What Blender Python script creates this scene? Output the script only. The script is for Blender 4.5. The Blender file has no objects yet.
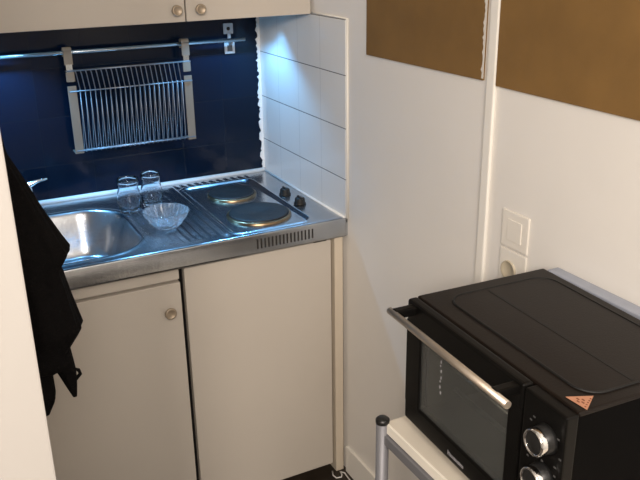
import bpy, bmesh, math, random
from mathutils import Vector, Matrix, noise
random.seed(4)
PI = math.pi
scn = bpy.context.scene
COL = scn.collection

# ------------------------------------------------------------------ materials
def mat(name, col, rough=.5, metal=0., spec=.5, bump=0., bscale=40., var=0., vscale=6., trans=0., ior=1.45,
        coat=0., emis=None, estr=0., sheen=0., col2=None):
    m = bpy.data.materials.new(name); m.use_nodes = True
    nt = m.node_tree; b = nt.nodes['Principled BSDF']
    b.inputs['Base Color'].default_value = (*col, 1)
    b.inputs['Roughness'].default_value = rough
    b.inputs['Metallic'].default_value = metal
    b.inputs['Specular IOR Level'].default_value = spec
    b.inputs['IOR'].default_value = ior
    b.inputs['Transmission Weight'].default_value = trans
    b.inputs['Coat Weight'].default_value = coat
    b.inputs['Sheen Weight'].default_value = sheen
    tc = nt.nodes.new('ShaderNodeTexCoord')
    if emis:
        b.inputs['Emission Color'].default_value = (*emis, 1); b.inputs['Emission Strength'].default_value = estr
    if var:
        n = nt.nodes.new('ShaderNodeTexNoise'); n.inputs['Scale'].default_value = vscale; n.inputs['Detail'].default_value = 5
        nt.links.new(tc.outputs['Object'], n.inputs['Vector'])
        mx = nt.nodes.new('ShaderNodeMix'); mx.data_type = 'RGBA'
        c2 = col2 or tuple(c*(1-var) for c in col)
        mx.inputs[6].default_value = (*col, 1); mx.inputs[7].default_value = (*c2, 1)
        rp = nt.nodes.new('ShaderNodeMapRange'); rp.inputs[1].default_value = .3; rp.inputs[2].default_value = .7
        nt.links.new(n.outputs['Fac'], rp.inputs[0]); nt.links.new(rp.outputs[0], mx.inputs[0])
        nt.links.new(mx.outputs[2], b.inputs['Base Color'])
    if bump:
        n2 = nt.nodes.new('ShaderNodeTexNoise'); n2.inputs['Scale'].default_value = bscale; n2.inputs['Detail'].default_value = 4
        nt.links.new(tc.outputs['Object'], n2.inputs['Vector'])
        bp = nt.nodes.new('ShaderNodeBump'); bp.inputs['Strength'].default_value = bump; bp.inputs['Distance'].default_value = .004
        nt.links.new(n2.outputs['Fac'], bp.inputs['Height']); nt.links.new(bp.outputs[0], b.inputs['Normal'])
    return m

def tile_mat(name, col, grout, axis, off, rough, mortar=.0022, mottling=.1, gb=.5, hline=None):
    """15 cm square tiles in the plane of axis ('x' or 'y') and z"""
    m = mat(name, col, rough); nt = m.node_tree; b = nt.nodes['Principled BSDF']
    tc = nt.nodes.new('ShaderNodeTexCoord'); sp = nt.nodes.new('ShaderNodeSeparateXYZ'); cb = nt.nodes.new('ShaderNodeCombineXYZ')
    nt.links.new(tc.outputs['Object'], sp.inputs[0])
    a1 = nt.nodes.new('ShaderNodeMath'); a1.operation = 'ADD'; a1.inputs[1].default_value = 3.0
    a2 = nt.nodes.new('ShaderNodeMath'); a2.operation = 'ADD'; a2.inputs[1].default_value = off
    nt.links.new(sp.outputs[0 if axis == 'x' else 1], a1.inputs[0]); nt.links.new(sp.outputs[2], a2.inputs[0])
    nt.links.new(a1.outputs[0], cb.inputs[0]); nt.links.new(a2.outputs[0], cb.inputs[1])
    br = nt.nodes.new('ShaderNodeTexBrick'); br.offset = 0; br.squash = 1
    br.inputs['Scale'].default_value = 1; br.inputs['Brick Width'].default_value = .15; br.inputs['Row Height'].default_value = .15
    br.inputs['Mortar Size'].default_value = mortar; br.inputs['Mortar Smooth'].default_value = .3
    br.inputs['Color1'].default_value = (*col, 1); br.inputs['Color2'].default_value = (*[c*(1-mottling) for c in col], 1)
    br.inputs['Mortar'].default_value = (*grout, 1)
    nt.links.new(cb.outputs[0], br.inputs['Vector']); nt.links.new(br.outputs['Color'], b.inputs['Base Color'])
    if hline:   # the level joints are darker than the upright ones
        md = nt.nodes.new('ShaderNodeMath'); md.operation = 'PINGPONG'; md.inputs[1].default_value = .075
        nt.links.new(a2.outputs[0], md.inputs[0])
        lt = nt.nodes.new('ShaderNodeMath'); lt.operation = 'LESS_THAN'; lt.inputs[1].default_value = .0014
        nt.links.new(md.outputs[0], lt.inputs[0])
        mx = nt.nodes.new('ShaderNodeMix'); mx.data_type = 'RGBA'; mx.inputs[7].default_value = (*hline, 1)
        nt.links.new(lt.outputs[0], mx.inputs[0]); nt.links.new(br.outputs['Color'], mx.inputs[6]); nt.links.new(mx.outputs[2], b.inputs['Base Color'])
    n = nt.nodes.new('ShaderNodeTexNoise'); n.inputs['Scale'].default_value = 9; nt.links.new(tc.outputs['Object'], n.inputs['Vector'])
    ad = nt.nodes.new('ShaderNodeMath'); ad.operation = 'MULTIPLY_ADD'; ad.inputs[1].default_value = -1.0
    nt.links.new(br.outputs['Fac'], ad.inputs[0]); nt.links.new(n.outputs['Fac'], ad.inputs[2])
    bp = nt.nodes.new('ShaderNodeBump'); bp.inputs['Strength'].default_value = gb; bp.inputs['Distance'].default_value = .0015
    nt.links.new(ad.outputs[0], bp.inputs['Height']); nt.links.new(bp.outputs[0], b.inputs['Normal'])
    return m

M = {}
M['paint'] = mat('white_wall_paint', (.80, .77, .725), .6, bump=.35, bscale=7, var=.05, vscale=2.5)
M['paint_fresh'] = mat('bright_white_paint', (.82, .79, .73), .5, bump=.25, bscale=14)
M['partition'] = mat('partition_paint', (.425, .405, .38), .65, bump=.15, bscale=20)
M['ceiling'] = mat('ceiling_paint', (.8, .78, .74), .8)
M['floor'] = mat('dark_vinyl_floor', (.045, .033, .024), .35, var=.6, vscale=14, bump=.2, bscale=40)
M['navy'] = tile_mat('navy_glazed_tile', (.0038, .0100, .0245), (.006, .012, .023), 'x', -.118, .14, mottling=.2, mortar=.0016, gb=.3)
M['navy'].node_tree.nodes['Principled BSDF'].inputs['Specular IOR Level'].default_value = .22
M['whitetile'] = tile_mat('white_glazed_tile', (.79, .78, .755), (.66, .65, .64), 'y', -.118, .22, mortar=.0016, mottling=.03, hline=(.20, .20, .20))
M['caulk'] = mat('white_caulk', (.80, .79, .76), .5, bump=.6, bscale=60)
M['laminate'] = mat('cream_laminate', (.555, .505, .44), .42, var=.04, vscale=3)
M['laminate_edge'] = mat('cream_laminate_edge', (.62, .54, .43), .5)
M['brown_edge'] = mat('brown_chipboard_edge', (.20, .12, .06), .7, var=.3, vscale=60)
M['gap'] = mat('dark_gap', (.02, .018, .016), .8)
M['steel'] = mat('brushed_stainless_steel', (.57, .60, .64), .235, 1., bump=.14, bscale=45, var=.18, vscale=12)
M['chrome'] = mat('chrome', (.8, .8, .8), .1, 1.)
M['knobmetal'] = mat('satin_bronze_knob', (.42, .34, .25), .45, .5)
M['iron'] = mat('cast_iron_plate', (.016, .014, .014), .5, .0, bump=.3, bscale=120, var=.3, vscale=30)
M['ring'] = mat('browned_steel_ring', (.42, .30, .18), .3, 1., var=.5, vscale=25)
M['blackplastic'] = mat('black_plastic', (.012, .012, .012), .35)
M['rackwire'] = mat('wire_grey_steel', (.36, .37, .40), .42, .8)
M['rackbar'] = mat('dull_beige_metal', (.30, .26, .21), .5, .4)
M['railmetal'] = mat('rail_steel', (.50, .55, .58), .25, 1.)
M['plate'] = mat('grey_bracket_plastic', (.42, .44, .46), .45)
def glass_mat(name, col, rough):
    m = mat(name, col, rough, trans=1., ior=1.46)
    return m
M['glass'] = glass_mat('clear_glass', (.95, .97, 1.), .07)
M['cutglass'] = mat('cut_glass', (.95, .97, 1.), .06, trans=.93, ior=1.55, bump=.35, bscale=60)
M['kraft'] = mat('brown_kraft_board', (.215, .118, .034), .7, var=.18, vscale=9, bump=.25, bscale=30)
M['tornwhite'] = mat('torn_paper_edge', (.66, .62, .56), .8)
M['ovenblack'] = mat('oven_black_enamel', (.0070, .0045, .0033), .38, spec=.22, bump=.05, bscale=260)
M['ovenblack2'] = mat('oven_black_plastic', (.004, .0037, .0034), .35, spec=.16)
M['dial'] = mat('dull_grey_print', (.07, .07, .07), .5)
M['ovenside'] = mat('oven_side_black', (.0022, .002, .002), .6, spec=.04)
M['groove'] = mat('oven_groove', (.004, .004, .004), .6)
M['ovenglass'] = mat('oven_door_glass', (.55, .57, .55), .05, trans=.92, ior=1.45)
M['ovenlining'] = mat('grey_oven_lining', (.16, .16, .155), .4, .5, var=.2, vscale=20)
M['ovenhandle'] = mat('brushed_champagne_handle', (.55, .48, .40), .42, .9, bump=.1, bscale=300)
M['sticker'] = mat('copper_warning_sticker', (.44, .21, .125), .5)
M['stickerink'] = mat('sticker_dark_print', (.16, .05, .02), .6)
M['palemarks'] = mat('pale_grey_marks', (.30, .29, .31), .5)
M['rackpost'] = mat('grey_metal_tube', (.19, .19, .205), .5, .3)
M['board'] = mat('cream_shelf_board', (.66, .60, .50), .45, var=.05, vscale=8)
M['boardedge'] = mat('white_shelf_edging', (.85, .80, .70), .4)
M['tray'] = mat('pale_blue_grey_board', (.34, .365, .43), .5, var=.1, vscale=30)
M['socket'] = mat('white_switch_plastic', (.78, .74, .67), .4)
M['socketdark'] = mat('yellowed_socket_insert', (.50, .44, .33), .5)
M['towel'] = mat('black_towelling', (.0045, .004, .004), .95, spec=.08, sheen=0, bump=.8, bscale=220)
M['cable'] = mat('white_cable', (.72, .70, .68), .4)
M['led'] = mat('led_lens', (.9, .95, 1.), .3)
M['white_pl'] = mat('white_housing', (.8, .8, .8), .4)

# ------------------------------------------------------------------ mesh helpers
class MB:
    def __init__(s): s.bm = bmesh.new()
    def box(s, a, b, bev=0., seg=2):
        t = bmesh.new()
        bmesh.ops.create_cube(t, size=1)
        a = Vector(a); b = Vector(b)
        for v in t.verts:
            v.co = Vector([(a[i]+b[i])/2 + v.co[i]*abs(b[i]-a[i]) for i in range(3)])
        if bev: bmesh.ops.bevel(t, geom=list(t.edges), offset=bev, segments=seg, affect='EDGES', profile=.6)
        s.merge(t); return s
    def merge(s, t, mx=None):
        if mx is not None: bmesh.ops.transform(t, matrix=mx, verts=t.verts)
        vs = {}
        for v in t.verts: vs[v] = s.bm.verts.new(v.co)
        for f in t.faces:
            try: nf = s.bm.faces.new([vs[v] for v in f.verts]); nf.smooth = f.smooth
            except ValueError: pass
        t.free()
    def tube(s, pts, r, n=10, closed=False):
        pts = [Vector(p) for p in pts]; N = len(pts)
        rr = r if isinstance(r, (list, tuple)) else [r]*N
        rings = []; prev = None
        for i, p in enumerate(pts):
            if closed: d = pts[(i+1) % N]-pts[i-1]
            else: d = pts[min(i+1, N-1)]-pts[max(i-1, 0)]
            d.normalize()
            if prev is None:
                u = d.orthogonal().normalized()
            else:
                u = (prev - d*prev.dot(d)).normalized()
            prev = u; w = d.cross(u)
            rings.append([s.bm.verts.new(p+(u*math.cos(2*PI*k/n)+w*math.sin(2*PI*k/n))*rr[i]) for k in range(n)])
        for i in range(N if closed else N-1):
            A = rings[i]; B = rings[(i+1) % N]
            for k in range(n):
                f = s.bm.faces.new([A[k], A[(k+1) % n], B[(k+1) % n], B[k]]); f.smooth = True
        if not closed:
            s.bm.faces.new(rings[0][::-1]); s.bm.faces.new(rings[-1])
        return s
    def lathe(s, prof, c, n=40, axis=(0, 0, 1), mod=None):
        """prof: (r, h) list. r==0 at the ends closes it"""
        ax = Vector(axis).normalized(); q = Vector((0, 0, 1)).rotation_difference(ax); c = Vector(c)
        rings = []
        for j, (r, h) in enumerate(prof):
            if r < 1e-6: rings.append([s.bm.verts.new(c+q@Vector((0, 0, h)))])
            else:
                ring = []
                for k in range(n):
                    a = 2*PI*k/n; rk = r*(mod(a, j) if mod else 1)
                    ring.append(s.bm.verts.new(c+q@Vector((rk*math.cos(a), rk*math.sin(a), h))))
                rings.append(ring)
        for A, B in zip(rings, rings[1:]):
            for k in range(n):
                k2 = (k+1) % n
                if len(A) == 1 and len(B) == 1: break
                if len(A) == 1: f = s.bm.faces.new([A[0], B[k], B[k2]])
                elif len(B) == 1: f = s.bm.faces.new([A[k2], A[k], B[0]])
                else: f = s.bm.faces.new([A[k], A[k2], B[k2], B[k]])
                f.smooth = True
        return s
    def prism(s, poly, z0, z1, mx=None):
        t = bmesh.new()
        a = [t.verts.new((x, y, z0)) for x, y in poly]; b = [t.verts.new((x, y, z1)) for x, y in poly]
        t.faces.new(a[::-1]); t.faces.new(b); n = len(poly)
        for i in range(n): t.faces.new([a[i], a[(i+1) % n], b[(i+1) % n], b[i]])
        s.merge(t, mx); return s
    def build(s, name, m, parent=None, loc=None, smooth=None, origin=None):
        bmesh.ops.recalc_face_normals(s.bm, faces=s.bm.faces)
        if origin is not None:
            for v in s.bm.verts: v.co -= Vector(origin)
        me = bpy.data.meshes.new(name); s.bm.to_mesh(me); s.bm.free()
        if smooth:
            for p in me.polygons: p.use_smooth = True
        if m is not None: me.materials.append(m)
        o = bpy.data.objects.new(name, me); COL.objects.link(o)
        if origin is not None: o.location = origin
        if parent is not None: o.parent = parent
        return o

def tag(o, label, cat, group=None, kind=None):
    o['label'] = label; o['category'] = cat
    if group: o['group'] = group
    if kind: o['kind'] = kind
    return o
def thing(name, label, cat, loc=(0, 0, 0), rz=0, group=None):
    o = bpy.data.objects.new(name, None); COL.objects.link(o); o.empty_display_size = .05
    o.location = loc; o.rotation_euler = (0, 0, rz)
    return tag(o, label, cat, group)
def struct(o): o['kind'] = 'structure'; return o
def sst(e0, e1, x):
    t = min(1, max(0, (x-e0)/(e1-e0))); return t*t*(3-2*t)
def rrect(cx, cy, hx, hy, r, n=8):
    p = []
    for sx, sy, a0 in ((1, 1, 0), (-1, 1, 90), (-1, -1, 180), (1, -1, 270)):
        for k in range(n+1):
            a = math.radians(a0+90*k/n)
            p.append((cx+sx*(hx-r)+r*math.cos(a), cy+sy*(hy-r)+r*math.sin(a)))
    return p
def sdrr(x, y, cx, cy, hx, hy, r):
    qx = abs(x-cx)-hx+r; qy = abs(y-cy)-hy+r
    return math.hypot(max(qx, 0), max(qy, 0))+min(max(qx, qy), 0)-r

# ------------------------------------------------------------------ room shell
H = 2.5
struct(MB().box((-3.1, -4.1, -.05), (.1, .1, 0)).build('floor', M['floor']))
struct(MB().box((-3.1, -4.1, H), (.1, .1, H+.05)).build('ceiling', M['ceiling']))
struct(MB().box((0, -4.1, 0), (.1, .1, H)).build('wall_right', M['paint']))
wb = struct(MB().box((-3.1, 0, 0), (0, .1, H)).build('wall_back', M['paint']))
struct(MB().box((-3.1, -4.1, 0), (0, -4.0, H)).build('wall_front', M['paint']))
struct(MB().box((-3.1, -4.0, 0), (-3.0, 0, H)).build('wall_far', M['paint']))
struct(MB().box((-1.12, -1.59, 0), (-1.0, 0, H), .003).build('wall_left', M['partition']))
MB().box((-1.0, -.006, .885), (-.001, 0, 1.60)).build('blue_tile_panel', M['navy'], wb)
wr = bpy.data.objects['wall_right']
tp = MB().box((-.008, -.602, .885), (0, -.0065, 1.468), .002).build('white_tile_panel', M['whitetile'], wr)
# jagged white paint run down the tile corner
mb = MB(); pr = []
z = .91
pts = []
while z < 1.6:
    pts.append((-.0150-random.random()*.010, z)); z += .007
poly = pts + [(-.0085, 1.6), (-.0085, .91)]
mx = Matrix(((1, 0, 0, 0), (0, 0, 1, 0), (0, 1, 0, 0), (0, 0, 0, 1)))
mb.prism(poly, -.0095, -.0062, mx); mb.build('corner_caulk', M['caulk'], wr)
# edge bead round the white tiles
mb = MB(); mb.tube([(-.003, -.604, .90), (-.003, -.604, 1.47), (-.003, -.30, 1.47)], .0038, 8); mb.build('tile_edge_bead', M['paint_fresh'], wr)
struct(MB().box((-.010, -4.0, 0), (0, -.60, .10), .003).build('baseboard_right', M['paint_fresh']))
struct(MB().box((-.009, -1.238, .10), (0, -1.212, H), .003).build('trim_1', M['paint_fresh']))

# ------------------------------------------------------------------ wall boards
def wallboard(y0, y1, z0, z0b, z1, label):
    t = bmesh.new()
    # slightly crooked lower edge, real thickness
    A = [(y0, z0), (y1, z0b), (y1, z1), (y0, z1)]
    mb = MB(); m = Matrix(((0, 0, 1, 0), (1, 0, 0, 0), (0, 1, 0, 0), (0, 0, 0, 1)))
    mb.prism(A, -.006, -.0005, m)
    o = mb.build('wall_board', M['kraft'])
    t.free()
    return tag(o, label, 'board', 'brown boards on the right wall')
b1 = wallboard(-1.196, -.712, 1.391, 1.388, 2.05, 'plain brown board on the white wall, the smaller left one next to the white tiles')
b2 = wallboard(-1.92, -1.240, 1.383, 1.386, 2.05, 'plain brown board on the white wall, the right one above the oven')
mb = MB(); pts = []; z = 1.395
while z < 2.05:
    pts.append((-1.1945+random.random()*.0055, z)); z += .006
m = Matrix(((0, 0, 1, 0), (1, 0, 0, 0), (0, 1, 0, 0), (0, 0, 0, 1)))
mb.prism([(-1.199, 1.395)]+pts+[(-1.199, 2.05)], -.0068, -.0062, m)
mb.build('torn_edge', M['tornwhite'], b1)['label'] = 'ragged white torn edge'

# ------------------------------------------------------------------ upper cabinet
ZB = 1.468
uc = thing('wall_cabinet', 'cream wall cabinet with two round knobs above the blue tiles', 'cabinet', (-.5, -.2, ZB))
P0 = Vector((-.5, -.2, ZB))
def part(mb, name, m, root, lab=None):
    """build in world coordinates under an unrotated root"""
    o = mb.build(name, m, root, origin=tuple(root.location)); o.location = (0, 0, 0)
    if lab: o['label'] = lab
    return o
def sub(mb, name, m, par, root, lab=None):
    o = mb.build(name, m, par, origin=tuple(root.location)); o.location = (0, 0, 0)
    if lab: o['label'] = lab
    return o
part(MB().box((-.998, -.378, ZB+.004), (-.010, -.007, 2.15), .001), 'body', M['laminate_edge'], uc)
def knob(c, par, root, r=.0145, y=0):
    mb = MB()
    mb.lathe([(0, 0), (.0055, 0), (.0055, .012), (r*.8, .014), (r, .019), (r*.97, .024), (r*.75, .0255), (r*.7, .0245), (0, .0245)], c, 28, (0, -1, 0))
    return sub(mb, 'knob', M['knobmetal'], par, root)
d1 = part(MB().box((-.997, -.398, ZB), (-.3885, -.379, 2.15), .002), 'door', M['laminate'], uc)
knob((-.416, -.398, 1.500), d1, uc)
d2 = part(MB().box((-.3845, -.398, ZB), (-.009, -.379, 2.15), .002), 'door', M['laminate'], uc)
knob((-.350, -.398, 1.500), d2, uc)
part(MB().box((-.040, -.3785, ZB-.0015), (-.0095, -.30, ZB+.003)), 'brown_edge_strip', M['brown_edge'], uc, 'bare brown edge')

# LED spots under the cabinet (out of sight from the photo, but what lights the worktop)
LEDC = (.17, .53, 1.)
def puck(x, y, label, watt, size=math.radians(110), blend=.4, tilt=(0, 0, 0), r=.012):
    t = thing('cabinet_spotlight', label, 'light', (x, y, ZB+.004), 0, 'spotlights under the wall cabinet')
    mb = MB().lathe([(0, 0), (.03, 0), (.03, -.010), (.024, -.012), (.024, -.009), (0, -.009)], (0, 0, 0), 32)
    mb.build('housing', M['white_pl'], t)
    ld = bpy.data.lights.new('spot', 'SPOT'); ld.energy = watt; ld.color = LEDC; ld.spot_size = size; ld.spot_blend = blend; ld.shadow_soft_size = r
    o = bpy.data.objects.new('spot_beam', ld); COL.objects.link(o); o.location = (0, 0, -.022); o.rotation_euler = tilt; o.parent = t
puck(-.070, -.185, 'small round spotlight under the wall cabinet beside the white tiles', 1.5, math.radians(98), .6)
puck(-.16, -.14, 'small round spotlight under the wall cabinet above the hob', 5.5, math.radians(125), .5)
puck(-.50, -.29, 'added round spotlight under the wall cabinet brightening the worktop and glasses', 20, math.radians(76), .5)  # added in the middle to brighten the worktop, beam kept off the wall
puck(-.90, -.14, 'small round spotlight under the wall cabinet above the sink', 14, math.radians(125), .5)

# ------------------------------------------------------------------ rail, brackets, rack
RZ = 1.366; RY = -.048
rail = thing('wall_rail', 'thin steel hanging rail across the blue tiles under the cabinet', 'rail', (-.5, RY, RZ))
part(MB().tube([(-.99, RY, RZ), (-.078, RY, RZ)], .0065, 14), 'bar', M['railmetal'], rail)
for xb in (-.118, -.955):
    br = MB().box((xb-.019, -.012, RZ+.016), (xb+.015, -.0062, RZ+.050), .002)
    br.box((xb-.018, -.012, RZ-.048), (xb+.018, -.0062, RZ-.010), .002)
    br.tube([(xb, -.010, RZ-.016), (xb, -.03, RZ-.012), (xb, RY, RZ-.006)], .004, 8)
    br.tube([(xb, -.0105, RZ+.02), (xb, -.0105, RZ-.012)], .006, 8)
    o = part(br, 'bracket', M['plate'], rail)
    s_ = MB().lathe([(0, 0), (.006, 0), (.005, .002), (0, .002)], (xb-.002, -.0121, RZ+.033), 16, (0, -1, 0))
    sub(MB().box((xb-.009, -.0128, RZ-.040), (xb+.009, -.0119, RZ-.020), .0003), 'screw_recess', M['dial'], o, rail)
    sub(s_, 'screw', M['gap'], o, rail, 'dark recess of the bracket')

rk = thing('plate_rack', 'folding wire plate rack hanging from the rail on the blue tiles', 'rack', (-.463, RY, 1.062))
XL, XR = -.650, -.286
for x in (XL, XR):
    b = MB(); w = .0125
    # hook over the rail
    hook = []
    for k in range(9):
        a = PI*k/8; hook.append((RY+.011*math.cos(a), RZ+.004+.011*math.sin(a)))
    prof = [(RY+.011, RZ-.012)]+hook+[(RY-.011, RZ-.035)]
    for (ya, za), (yb, zb) in zip(prof, prof[1:]):
        b.box((x-w, min(ya, yb)-.0008, min(za, zb)-.0008), (x+w, max(ya, yb)+.0008, max(za, zb)+.0008))
    part(b, 'hook', M['rackbar'], rk)
    b = MB().box((x-w*.75, RY-.012, RZ-.086), (x+w*.75, RY-.0095, RZ-.034))
    part(b, 'strap', M['railmetal'], rk)
    b = MB().box((x-w, RY-.0135, 1.281), (x+w, RY-.011, 1.309), .0006)
    part(b, 'clip', M['rackbar'], rk)
    b = MB().box((x-.013, RY-.016, 1.062), (x+.013, RY-.013, 1.268), .0008)
    b.box((x-.013, RY-.016, 1.060), (x+.013, RY+.03, 1.063))
    part(b, 'side_bar', M['rackbar'], rk)
wr_ = .0016
b = MB()
for (y, z) in ((RY-.012, 1.312), (RY+.012, 1.310), (RY-.020, 1.252), (RY-.016, 1.068), (RY+.004, 1.062), (RY+.028, 1.060)):
    b.tube([(XL-.008, y, z), (XR+.012, y, z)], .0021, 6)
for x in (XL-.008, XR+.012):
    b.tube([(x, RY-.012, 1.312), (x, RY+.012, 1.310)], .0021, 6)
part(b, 'wire_frame', M['rackwire'], rk)
n = 22; b = MB()
for i in range(n):
    x = XL+.022+(XR-XL-.044)*i/(n-1)
    b.tube([(x, RY-.020, 1.256), (x, RY-.018, 1.16), (x, RY-.016, 1.072), (x, RY-.008, 1.062), (x, RY+.028, 1.060)], wr_, 6)
    b.tube([(x-.007, RY-.012, 1.314), (x-.002, RY-.002, 1.30), (x+.006, RY+.008, 1.25), (x+.004, RY+.012, 1.17), (x, RY+.026, 1.062)], wr_, 6)
part(b, 'wire_bars', M['rackwire'], rk)

# ------------------------------------------------------------------ stainless worktop
WT = .90
wt = thing('sink_worktop', 'stainless steel worktop with sink bowl, drainer and two hotplates', 'worktop', (-.5, -.3, WT))
def hz(x, y):
    z = 0.
    # bowl
    d = -sdrr(x, y, -.765, -.345, .19, .208, .13)
    z += .0022*math.exp(-((d+.008)/.006)**2)
    z -= .135*(sst(0, .055, d)**.8 if d > 0 else 0) + (.006*sst(.05, .2, d))
    # drainer
    dd = -sdrr(x, y, -.475, -.320, .085, .235, .02)
    z -= .003*sst(0, .008, dd)+.004*sst(0, .07, dd)
    if dd > .008 and y < -.10:
        z += .0022*(.5+.5*math.cos(2*PI*(x+.475)/.0205))*sst(.008, .02, dd)
    # ridge between drainer and hob
    z += .004*math.exp(-((x+.367)/.007)**2)*sst(.0, .03, -.03-y)*sst(0, .03, y+.58)
    # hob well
    dh = -sdrr(x, y, -.222, -.320, .122, .245, .03)
    z += .0025*math.exp(-((dh+.004)/.005)**2)
    z -= .006*sst(0, .010, dh)
    # rim bead
    e = min(-x-.0, y+.60)
    z += .003*math.exp(-((e-.008)/.006)**2)
    # pressed ribs along the back
    if -.07 < y < -.025 and -.36 < x < -.09:
        z += .0025*(.5+.5*math.cos(2*PI*(x+y*.3)/.026))*sst(.0, .01, y+.07)*sst(0, .01, -.025-y)
    z += .0011*noise.noise(Vector((x*8, y*8, 0)))*sst(0, .03, e)
    return z
bm = bmesh.new(); NX, NY = 250, 152
x0, x1, y0, y1 = -.999, -.0085, -.600, -.0065
G = []
for j in range(NY+1):
    row = []
    for i in range(NX+1):
        x = x0+(x1-x0)*i/NX; y = y0+(y1-y0)*j/NY
        row.append(bm.verts.new((x+.5, y+.3, hz(x, y))))
    G.append(row)
for j in range(NY):
    for i in range(NX):
        f = bm.faces.new([G[j][i], G[j][i+1], G[j+1][i+1], G[j+1][i]]); f.smooth = True
def skirt(vs, steps, dirv):
    prev = vs
    for (o, dz) in steps:
        cur = [bm.verts.new((v.co.x+dirv[0]*o, v.co.y+dirv[1]*o, dz)) for v in vs]
        for k in range(len(vs)-1):
            f = bm.faces.new([prev[k], prev[k+1], cur[k+1], cur[k]]); f.smooth = True
        prev = cur
skirt(G[0], [(.0012, -.0006), (.002, -.003), (.002, -.050), (.001, -.056), (-.006, -.057), (-.006, -.040)], (0, -1))
skirt([G[j][0] for j in range(NY+1)], [(0, -.04)], (-1, 0))
me = bpy.data.meshes.new('steel_surface'); bm.to_mesh(me); bm.free(); me.materials.append(M['steel'])
o = bpy.data.objects.new('steel_surface', me); COL.objects.link(o); o.parent = wt
# end cap facing out where the worktop runs past the tiles
part(MB().box((-.0085, -.602, .845), (-.001, -.600, .901), .0005), 'end_cap', M['steel'], wt)
b = MB()
for k in range(16):
    x = -.291+.173*k/15; b.box((x-.0022, -.6032, .858), (x+.0022, -.6018, .887), .0006)
part(b, 'vent_slots', M['gap'], wt, 'row of dark vent slots')
part(MB().tube([(-.999, -.010, .904), (-.5, -.010, .9045), (-.012, -.010, .904)], .008, 8), 'back_sealant', M['caulk'], wt, 'white sealant along the back')
part(MB().tube([(-.0115, -.010, .903), (-.0115, -.598, .903)], .0035, 8), 'side_sealant', M['caulk'], wt, 'white sealant along the tiles')
part(MB().lathe([(0, -.002), (.012, -.002), (.014, .001), (.032, .002), (.036, 0), (.036, -.004)], (-.765, -.36, .7615), 36), 'drain', M['chrome'], wt)
def hotplate(c, r):
    cx, cy = c
    ring = MB().lathe([(r*.99, .002), (r*1.0, .0065), (r*1.045, .006), (r*1.08, .004), (r*1.09, -.002)], (cx, cy, .896), 56)
    p = MB().lathe([(r, .0), (r, .008), (r*.975, .0105), (r*.90, .010), (r*.30, .0098), (r*.24, .0082), (0, .0082)], (cx, cy, .896), 56)
    o = part(p, 'hotplate', M['iron'], wt); sub(ring, 'hotplate_ring', M['ring'], o, wt, 'heat-browned steel ring')
hotplate((-.212, -.205), .074)
hotplate((-.213, -.432), .0905)
for y in (-.305, -.415):
    k_ = MB().lathe([(0, 0), (.019, 0), (.019, .004), (.0165, .005), (.0155, .018), (.013, .020), (0, .020)], (-.067, y, .901), 28)
    k_.box((-.067-.0035, y-.016, .918), (-.067+.0035, y+.015, .925), .001)
    part(k_, 'hob_knob', M['blackplastic'], wt)

# tap
tx, ty = -.822, -.072
tap = thing('sink_tap', 'small chrome tap with a flat lever behind the sink bowl', 'tap', (tx, ty, .9005))
part(MB().lathe([(0, 0), (.026, 0), (.026, .006), (.021, .012), (.019, .05), (.019, .074), (.016, .079), (0, .079)], (tx, ty, .9005), 28), 'body', M['chrome'], tap)
part(MB().tube([(tx+.002, ty-.01, .935), (tx+.0, ty-.05, .952), (tx-.005, ty-.11, .958), (tx-.01, ty-.15, .95), (tx-.01, ty-.158, .935)], [.013, .011, .010, .0095, .009], 14), 'spout', M['chrome'], tap)
part(MB().tube([(tx-.012, ty, .980), (tx+.01, ty-.003, .987), (tx+.035, ty-.006, .996), (tx+.062, ty-.008, .999)], [.014, .011, .006, .004], 12), 'lever', M['chrome'], tap)

# glasses and bowl
def tumbler(x, y, h, r, label, flare):
    prof_o = [(0, 0), (r*.80, 0), (r*.86, .004), (r*.97, h*.25), (r, h*.45), (r*.90, h*.62), (r*.80, h*.72), (r*.86, h*.86), (r*.84, h*.98), (r*.80, h), ]
    t = .0022
    prof_i = [(r*.77, h-.001), (r*.80, h*.88), (r*.80-t, h*.72), (r*.90-t, h*.60), (r-t, h*.45), (r*.95-t, h*.25), (r*.72, .010), (0, .009)]
    mb = MB().lathe(prof_o+prof_i, (0, 0, 0), 32)
    o = mb.build('drinking_glass', M['glass']); o.location = (x+.006, y, .8995)
    return tag(o, label, 'glass', 'glasses on the drainer')
tumbler(-.556, -.222, .107, .037, 'clear drinking glass on the drainer, the left one nearer the sink bowl', 1)
tumbler(-.478, -.195, .107, .034, 'clear drinking glass on the drainer, the right one behind the cut glass bowl', 1)
def facet(a, j): return 1+((.13 if j in (2, 3, 4, 5) else .03)*(abs(math.sin(9*a+.35*j))-.5)) if j < 8 else 1
bowl_prof = [(0, 0), (.026, 0), (.032, .004), (.046, .020), (.058, .038), (.064, .052), (.063, .054), (.060, .050), (.053, .036), (.040, .018), (.026, .009), (0, .008)]
o = MB().lathe(bowl_prof, (0, 0, 0), 64, mod=facet).build('glass_bowl', M['cutglass'])
for p in o.data.polygons: p.use_smooth = False
o.location = (-.493, -.415, .8990)
tag(o, 'small cut glass bowl standing on the ribbed drainer', 'bowl')

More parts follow.
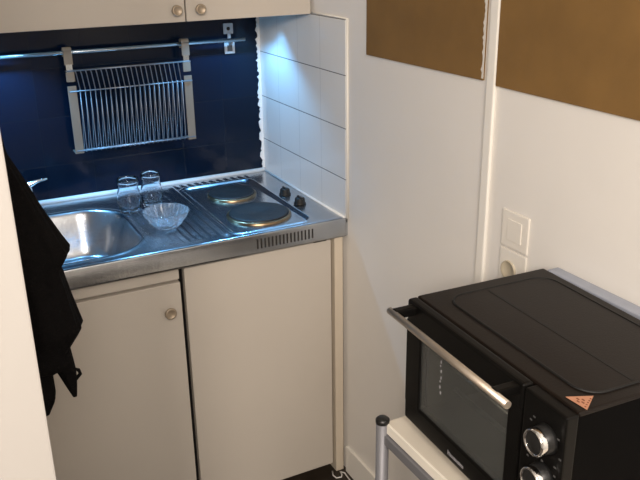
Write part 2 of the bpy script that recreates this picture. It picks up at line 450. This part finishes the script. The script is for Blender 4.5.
# ------------------------------------------------------------------ base units
bl = thing('base_cabinet', 'cream sink cabinet with one round knob under the steel worktop', 'cabinet', (-.757, -.3, 0))
part(MB().box((-.998, -.558, .02), (-.516, -.008, .752), .001).box((-.98, -.51, 0), (-.53, -.03, .02)), 'body', M['laminate_edge'], bl)
part(MB().box((-.998, -.574, .803), (-.5165, -.556, .8425), .0015).box((-.998, -.557, .752), (-.5165, -.540, .8425)), 'fascia', M['laminate'], bl)
dl = part(MB().box((-.998, -.580, .030), (-.5165, -.5595, .796), .0025), 'door', M['laminate'], bl)
knob((-.556, -.580, .717), dl, bl, .0165)
bf = thing('base_unit', 'cream base unit with one large plain panel under the hotplates', 'cabinet', (-.27, -.3, 0))
part(MB().box((-.504, -.556, .02), (-.044, -.008, .838), .001).box((-.49, -.51, 0), (-.06, -.03, .02)), 'body', M['gap'], bf)
part(MB().box((-.5035, -.580, .032), (-.046, -.5575, .833), .003), 'front_panel', M['laminate'], bf)
part(MB().box((-.105, -.584, .8335), (-.063, -.565, .8395), .001), 'hinge', M['gap'], bf, 'dark hinge under the worktop')
fl = MB().box((-.0385, -.588, .001), (-.0105, -.02, .838), .0015).build('filler_strip', M['laminate_edge'], origin=(-.025, -.3, 0))
tag(fl, 'narrow cream upright filler strip between the plain panel and wall', 'filler strip')
cb = MB().tube([(-.052, -.585, .004), (-.060, -.605, .004), (-.058, -.625, .006), (-.045, -.635, .012), (-.036, -.622, .010), (-.030, -.60, .004), (-.020, -.612, .004), (-.024, -.66, .004), (-.05, -.70, .004), (-.07, -.70, .004)], .0024, 8).build('cable', M['cable'], origin=(-.04, -.63, 0))
tag(cb, 'short white cable on the dark floor beside the base unit', 'cable')

# ------------------------------------------------------------------ towel on the partition
hk = thing('coat_hook', 'small metal hook on the left partition holding the dark towel', 'hook', (-1.0, -1.22, 1.43))
part(MB().lathe([(0, 0), (.014, 0), (.013, .003), (0, .003)], (-1.0, -1.22, 1.43), 20, (1, 0, 0)).tube([(-.998, -1.22, 1.43), (-.982, -1.22, 1.425), (-.972, -1.22, 1.43), (-.970, -1.22, 1.445)], .003, 8), 'hook_body', M['chrome'], hk)
def loft(mb, rows, n=72, seed=0):
    """rows: (z, x_left, x_right, y_front, y_back); rippled closed cross-section"""
    rings = []
    for (z, xl, xr, ya, yb) in rows:
        ring = []
        cx = (xl+xr)/2; hx = (xr-xl)/2; cy = (ya+yb)/2; hy = (yb-ya)/2
        for k in range(n):
            a = 2*PI*k/n
            rip = 1-.08*(.5+.5*math.sin(7*a+z*9+seed))-.04*(.5+.5*math.sin(15*a-z*14+seed*2))
            rip += .05*noise.noise(Vector((math.cos(a)*2, math.sin(a)*2, z*14+seed)))
            ca, sa = math.cos(a), math.sin(a)
            ex = math.copysign(abs(ca)**.8, ca); ey = math.copysign(abs(sa)**.8, sa)
            x = cx+hx*ex*(1 if ca < -.5 else rip); x = max(x, -.9999)
            ring.append(mb.bm.verts.new((x, cy+hy*ey*rip, z)))
        rings.append(ring)
    for A, B in zip(rings, rings[1:]):
        for k in range(n):
            f = mb.bm.faces.new([A[k], A[(k+1) % n], B[(k+1) % n], B[k]]); f.smooth = True
    mb.bm.faces.new(rings[0]); mb.bm.faces.new(rings[-1][::-1])
def interp(keys, step):
    out = []; z = keys[0][0]
    while z > keys[-1][0]:
        for a, b in zip(keys, keys[1:]):
            if a[0] >= z >= b[0]:
                t = (a[0]-z)/(a[0]-b[0]); out.append(tuple(a[i]+(b[i]-a[i])*t for i in range(len(a)))); break
        z -= step
    out.append(keys[-1]); return out
mb = MB()
YC = -1.2
loft(mb, interp([(1.445, -.999, -.972, -1.225, -1.200), (1.367, -.999, -.964, -1.24, -1.16), (1.283, -.999, -.928, -1.26, -1.14), (1.215, -.999, -.897, -1.27, -1.13),
      (1.188, -.999, -.883, -1.27, -1.13), (1.178, -.999, -.892, -1.27, -1.13), (1.162, -.999, -.905, -1.27, -1.13), (1.12, -.999, -.896, -1.27, -1.13), (1.045, -.999, -.880, -1.27, -1.13),
      (1.03, -.999, -.888, -1.26, -1.14), (1.0, -.999, -.911, -1.25, -1.15), (.975, -.995, -.912, -1.25, -1.15), (.962, -.985, -.922, -1.23, -1.17)], .008), seed=1)
loft(mb, interp([(.995, -.999, -.948, -1.25, -1.16), (.95, -.999, -.944, -1.24, -1.16), (.91, -.999, -.943, -1.235, -1.17), (.872, -.972, -.960, -1.21, -1.19)], .008), n=48, seed=2)
loft(mb, interp([(1.0, -.955, -.908, -1.24, -1.16), (.972, -.946, -.905, -1.235, -1.165), (.948, -.936, -.903, -1.225, -1.175), (.920, -.926, -.905, -1.22, -1.18), (.893, -.916, -.908, -1.205, -1.195)], .008), n=40, seed=3)
mb.tube([(-.914, -1.2, .940), (-.906, -1.2, .949), (-.899, -1.2, .944), (-.897, -1.2, .936), (-.905, -1.2, .928), (-.914, -1.2, .928)], .0035, 8)
tw = mb.build('hand_towel', M['towel'], origin=(-.96, -1.2, 1.44))
tag(tw, 'crumpled black towel hanging beside the sink against the left partition', 'towel')

# ------------------------------------------------------------------ switch and socket
sw = thing('light_switch', 'white square light switch on the wall behind the oven', 'switch', (0, -1.33, 1.092))
part(MB().box((-.005, -1.372, 1.052), (-.0002, -1.288, 1.134), .003), 'plate', M['socket'], sw)
part(MB().box((-.0068, -1.352, 1.070), (-.0045, -1.308, 1.116), .0008), 'rocker', M['socket'], sw)
so = thing('wall_socket', 'white power socket just below the light switch behind the oven', 'socket', (0, -1.33, 1.008))
part(MB().box((-.005, -1.372, .966), (-.0002, -1.288, 1.048), .003), 'plate', M['socket'], so)
part(MB().lathe([(.022, 0), (.022, .004), (.020, .0045), (.018, .001), (0, .001)], (-.005, -1.322, 1.002), 28, (-1, 0, 0)), 'socket_insert', M['socketdark'], so, 'yellowed round insert')

# ------------------------------------------------------------------ oven
OZ = .838
ov = thing('mini_oven', 'black mini oven with glass door and two chrome-ringed knobs', 'oven', (-.37, -1.48, OZ), math.radians(-92.6))
W, D, HH = .413, .299, .247
def obox(mb, *a, **k): return mb.box(*a, **k)
# body: hollow shell
b = MB()
b.box((0, .020, 0), (.018, D, HH-.006), .001); b.box((.318, .020, 0), (W, D, HH-.006), .001)
b.box((.004, .020, .0), (W-.004, D, .022), .002); b.box((.01, D-.012, .01), (W-.01, D-.001, HH-.006), .002)
b.build('body', M['ovenside'], ov)
MB().box((0, .020, HH-.009), (W, D, HH), .004, 3).build('top_plate', M['ovenblack'], ov)
# cavity lining
b = MB(); b.box((.018, .024, .022), (.0195, D-.014, HH-.018)); b.box((.3165, .024, .022), (.318, D-.014, HH-.018))
b.box((.018, .024, .022), (.318, D-.014, .0235)); b.box((.018, D-.014, .022), (.318, D-.0125, HH-.018)); b.box((.018, .024, HH-.0180), (.318, D-.014, HH-.0165))
b.build('cavity', M['ovenlining'], ov)
b = MB()
for y in [.05+.02*k for k in range(12)]: b.tube([(.020, y, .140), (.3155, y, .140)], .0014, 6)
b.tube([(.020, .045, .140), (.3155, .045, .140)], .0035, 6); b.tube([(.020, .275, .140), (.3155, .275, .140)], .0022, 6)
b.build('wire_shelf', M['chrome'], ov)
b = MB()
for z in (.200, .045):
    for y in (.10, .20): b.tube([(.020, y, z), (.3155, y, z)], .004, 8)
b.build('heating_element', M['rackwire'], ov)
# raised panel on top: outline groove, crease
b = MB()
pl = rrect(.21, .168, .178, .110, .035, 8)
b.tube([(x, y, HH+.0004) for x, y in pl], .0024, 6, closed=True); 
b.build('top_groove', M['groove'], ov)
pl = rrect(.21, .168, .1755, .1075, .033, 8)
b = MB().prism(pl, HH-.001, HH+.0012); b.build('top_panel', M['ovenblack'], ov)
b = MB().box((.0385, .1415, HH+.0008), (.382, .1462, HH+.0016)); b.build('top_crease', M['groove'], ov)
# door
dr = MB()
t = .020
dr.box((0, 0, HH-.046), (.322, t, HH-.001), .006, 3); dr.box((0, 0, .004), (.322, t, .044), .004)
dr.box((0, 0, .040), (.046, t, HH-.04), .002); dr.box((.292, 0, .040), (.322, t, HH-.04), .002)
door = dr.build('door', M['ovenblack2'], ov)
MB().box((.044, .004, .042), (.294, .008, HH-.044)).build('door_glass', M['ovenglass'], door)
# uneven column of small pale marks on the pane
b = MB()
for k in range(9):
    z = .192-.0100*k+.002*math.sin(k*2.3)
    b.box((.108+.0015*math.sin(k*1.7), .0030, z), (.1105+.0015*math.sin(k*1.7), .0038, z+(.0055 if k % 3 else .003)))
b.build('pane_marks', M['palemarks'], door)
b = MB()
for k in range(22):
    for dx in (0, .007): b.box((.060+dx, .0030, .192-.0062*k), (.0625+dx, .0036, .1945-.0062*k))
b.build('pane_dots', M['dial'], door)
h_ = MB().tube([(.008, -.040, HH-.013), (.340, -.040, HH-.013)], .0062, 16)
hd = h_.build('handle', M['ovenhandle'], door)
for x in (.022, .306):
    MB().box((x-.008, -.040, HH-.022), (x+.008, .004, HH-.006), .003).build('handle_mount', M['ovenblack2'], door)
# illegible small pale brand lettering on the lower door frame
b = MB(); x = .146
for w_, hh_ in ((.005, .009), (.0035, .006), (.0045, .006), (.0035, .0062), (.005, .006), (.003, .006), (.0045, .0065), (.004, .006)):
    b.box((x, -.0006, .014), (x+.0012, .0005, .014+hh_)); b.box((x+w_-.0012, -.0006, .014), (x+w_, .0005, .014+hh_*.8)); b.box((x, -.0006, .014+hh_*.45), (x+w_, .0005, .0152+hh_*.45)); x += w_+.0018
b.build('brand_lettering', M['palemarks'], door)
# control panel
cp = MB().box((.325, 0, .004), (W, .022, HH-.003), .004, 3).build('control_panel', M['ovenblack2'], ov)
def dot(x, z, w=.0022): MB().box((x-w, -.0005, z-w*.6), (x+w, .0006, z+w*.6)).build('dial_mark', M['dial'], cp)
for kz in (.186, .126, .066):
    for (dx, dz) in ((-.030, .020), (-.024, .028), (.027, .022), (.034, -.006), (.026, -.024), (0, .030)): dot(.374+dx, kz+dz-.004)
for kz in (.192, .129, .066):
    kb = MB().lathe([(0, 0), (.0225, 0), (.0215, .004), (.019, .022), (.0165, .0235), (0, .0235)], (.379, 0, kz), 32, (0, -1, 0)).build('oven_knob', M['blackplastic'], ov)
    MB().lathe([(.0200, .014), (.0202, .0225), (.0192, .0248), (.0172, .0250), (.0162, .0236)], (.379, 0, kz), 36, (0, -1, 0)).build('chrome_ring', M['chrome'], kb)
# triangular warning sticker
T = HH+.0004
stk = MB().prism([(.374, .030), (.412, .034), (.389, .066)], T, T+.0005).build('warning_sticker', M['sticker'], ov)
b = MB()
for (x, y) in ((.386, .041), (.391, .046), (.396, .041), (.391, .037)): b.box((x-.0025, y-.0012, T+.0004), (x+.0025, y+.0012, T+.0008))
for k in range(5): b.box((.401-.003*k+.003, .036+.005*k, T+.0004), (.4035-.003*k+.003, .038+.005*k, T+.0008))
b.build('sticker_print', M['stickerink'], stk)
for x in (.03, W-.03):
    for y in (.04, D-.03):
        MB().lathe([(0, .001), (.013, .001), (.011, -.0182), (0, -.0182)], (x, y, 0), 16).build('foot', M['blackplastic'], ov)

# ------------------------------------------------------------------ metal stand under the oven
SZ = .8195
st = thing('storage_stand', 'grey tubular metal stand with a cream shelf carrying the black oven', 'stand', (-.22, -1.7, 0))
part(MB().box((-.392, -2.22, SZ-.018), (-.030, -1.452, SZ), .002), 'shelf_board', M['board'], st)
part(MB().box((-.396, -2.22, SZ-.020), (-.3915, -1.452, SZ+.0006), .001), 'shelf_edging', M['boardedge'], st, 'bright white front edging')
PX, PY = -.3985, -1.450
for (x, y) in ((PX, PY), (-.028, PY), (PX, -2.232), (-.028, -2.232)):
    lg = part(MB().tube([(x, y, 0), (x, y, SZ+.002)], .0125, 18), 'post', M['rackpost'], st)
    sub(MB().lathe([(.0118, 0), (.0135, .001), (.0135, .008), (.010, .0115), (0, .0115)], (x, y, SZ-.002), 20), 'post_cap', M['blackplastic'], lg, st, 'black plastic cap')
b = MB()
for z in (SZ-.032, .42, .10):
    b.box((PX-.003, -2.232, z-.011), (PX+.009, PY, z+.009), .002); b.box((-.036, -2.232, z-.011), (-.024, PY, z+.009), .002)
    b.box((PX, PY-.006, z-.011), (-.028, PY+.006, z+.009), .002); b.box((PX, -2.238, z-.011), (-.028, -2.226, z+.009), .002)
part(b, 'frame_rail', M['rackpost'], st)
part(MB().box((-.392, -2.22, .110), (-.036, -1.452, .126), .002), 'lower_shelf', M['board'], st)
# pale board standing behind the oven
pb = MB().box((-.040, -2.05, SZ+.0005), (-.0105, -1.470, 1.066), .004, 3).build('spare_board', M['tray'], origin=(-.03, -1.7, SZ))
tag(pb, 'pale blue-grey board standing between the back of the oven and wall', 'board')

# ------------------------------------------------------------------ camera
cam = bpy.data.cameras.new('camera'); co = bpy.data.objects.new('camera', cam); COL.objects.link(co)
r = Vector((.88861053, -.45844046, -.0142716)); u = Vector((.17612166, .31232173, .93350752)); f = Vector((.42350028, .83203815, -.35827367))
mw = Matrix((( r.x, u.x, -f.x, -1.08200323), (r.y, u.y, -f.y, -2.54308121), (r.z, u.z, -f.z, 1.68343225), (0, 0, 0, 1)))
co.matrix_world = mw
cam.sensor_fit = 'HORIZONTAL'; cam.sensor_width = 36; cam.lens = 795.986/640*36; cam.clip_start = .01
scn.camera = co

# ------------------------------------------------------------------ light
def area(name, loc, target, size, watt, col):
    ld = bpy.data.lights.new(name, 'AREA'); ld.shape = 'DISK'; ld.size = size; ld.energy = watt; ld.color = col
    o = bpy.data.objects.new(name, ld); COL.objects.link(o); o.location = loc
    o.rotation_euler = (Vector(target)-Vector(loc)).to_track_quat('-Z', 'Y').to_euler(); return o
area('room_lamp', (-1.9, -3.3, 2.12), (-.8, -1.6, .6), .40, 41, (1., .88, .77))
area('fill_light', (-1.15, -3.35, 2.15), (-.7, -1.0, .5), .9, 36, (1., .91, .83))  # added soft fill out of view, lifts the ambient light
w = bpy.data.worlds.new('world'); scn.world = w; w.use_nodes = True
w.node_tree.nodes['Background'].inputs[0].default_value = (1., .85, .7, 1); w.node_tree.nodes['Background'].inputs[1].default_value = .05
vs = scn.view_settings; vs.view_transform = 'Standard'; vs.look = 'None'; vs.exposure = 0; vs.gamma = 1; vs.use_curve_mapping = False
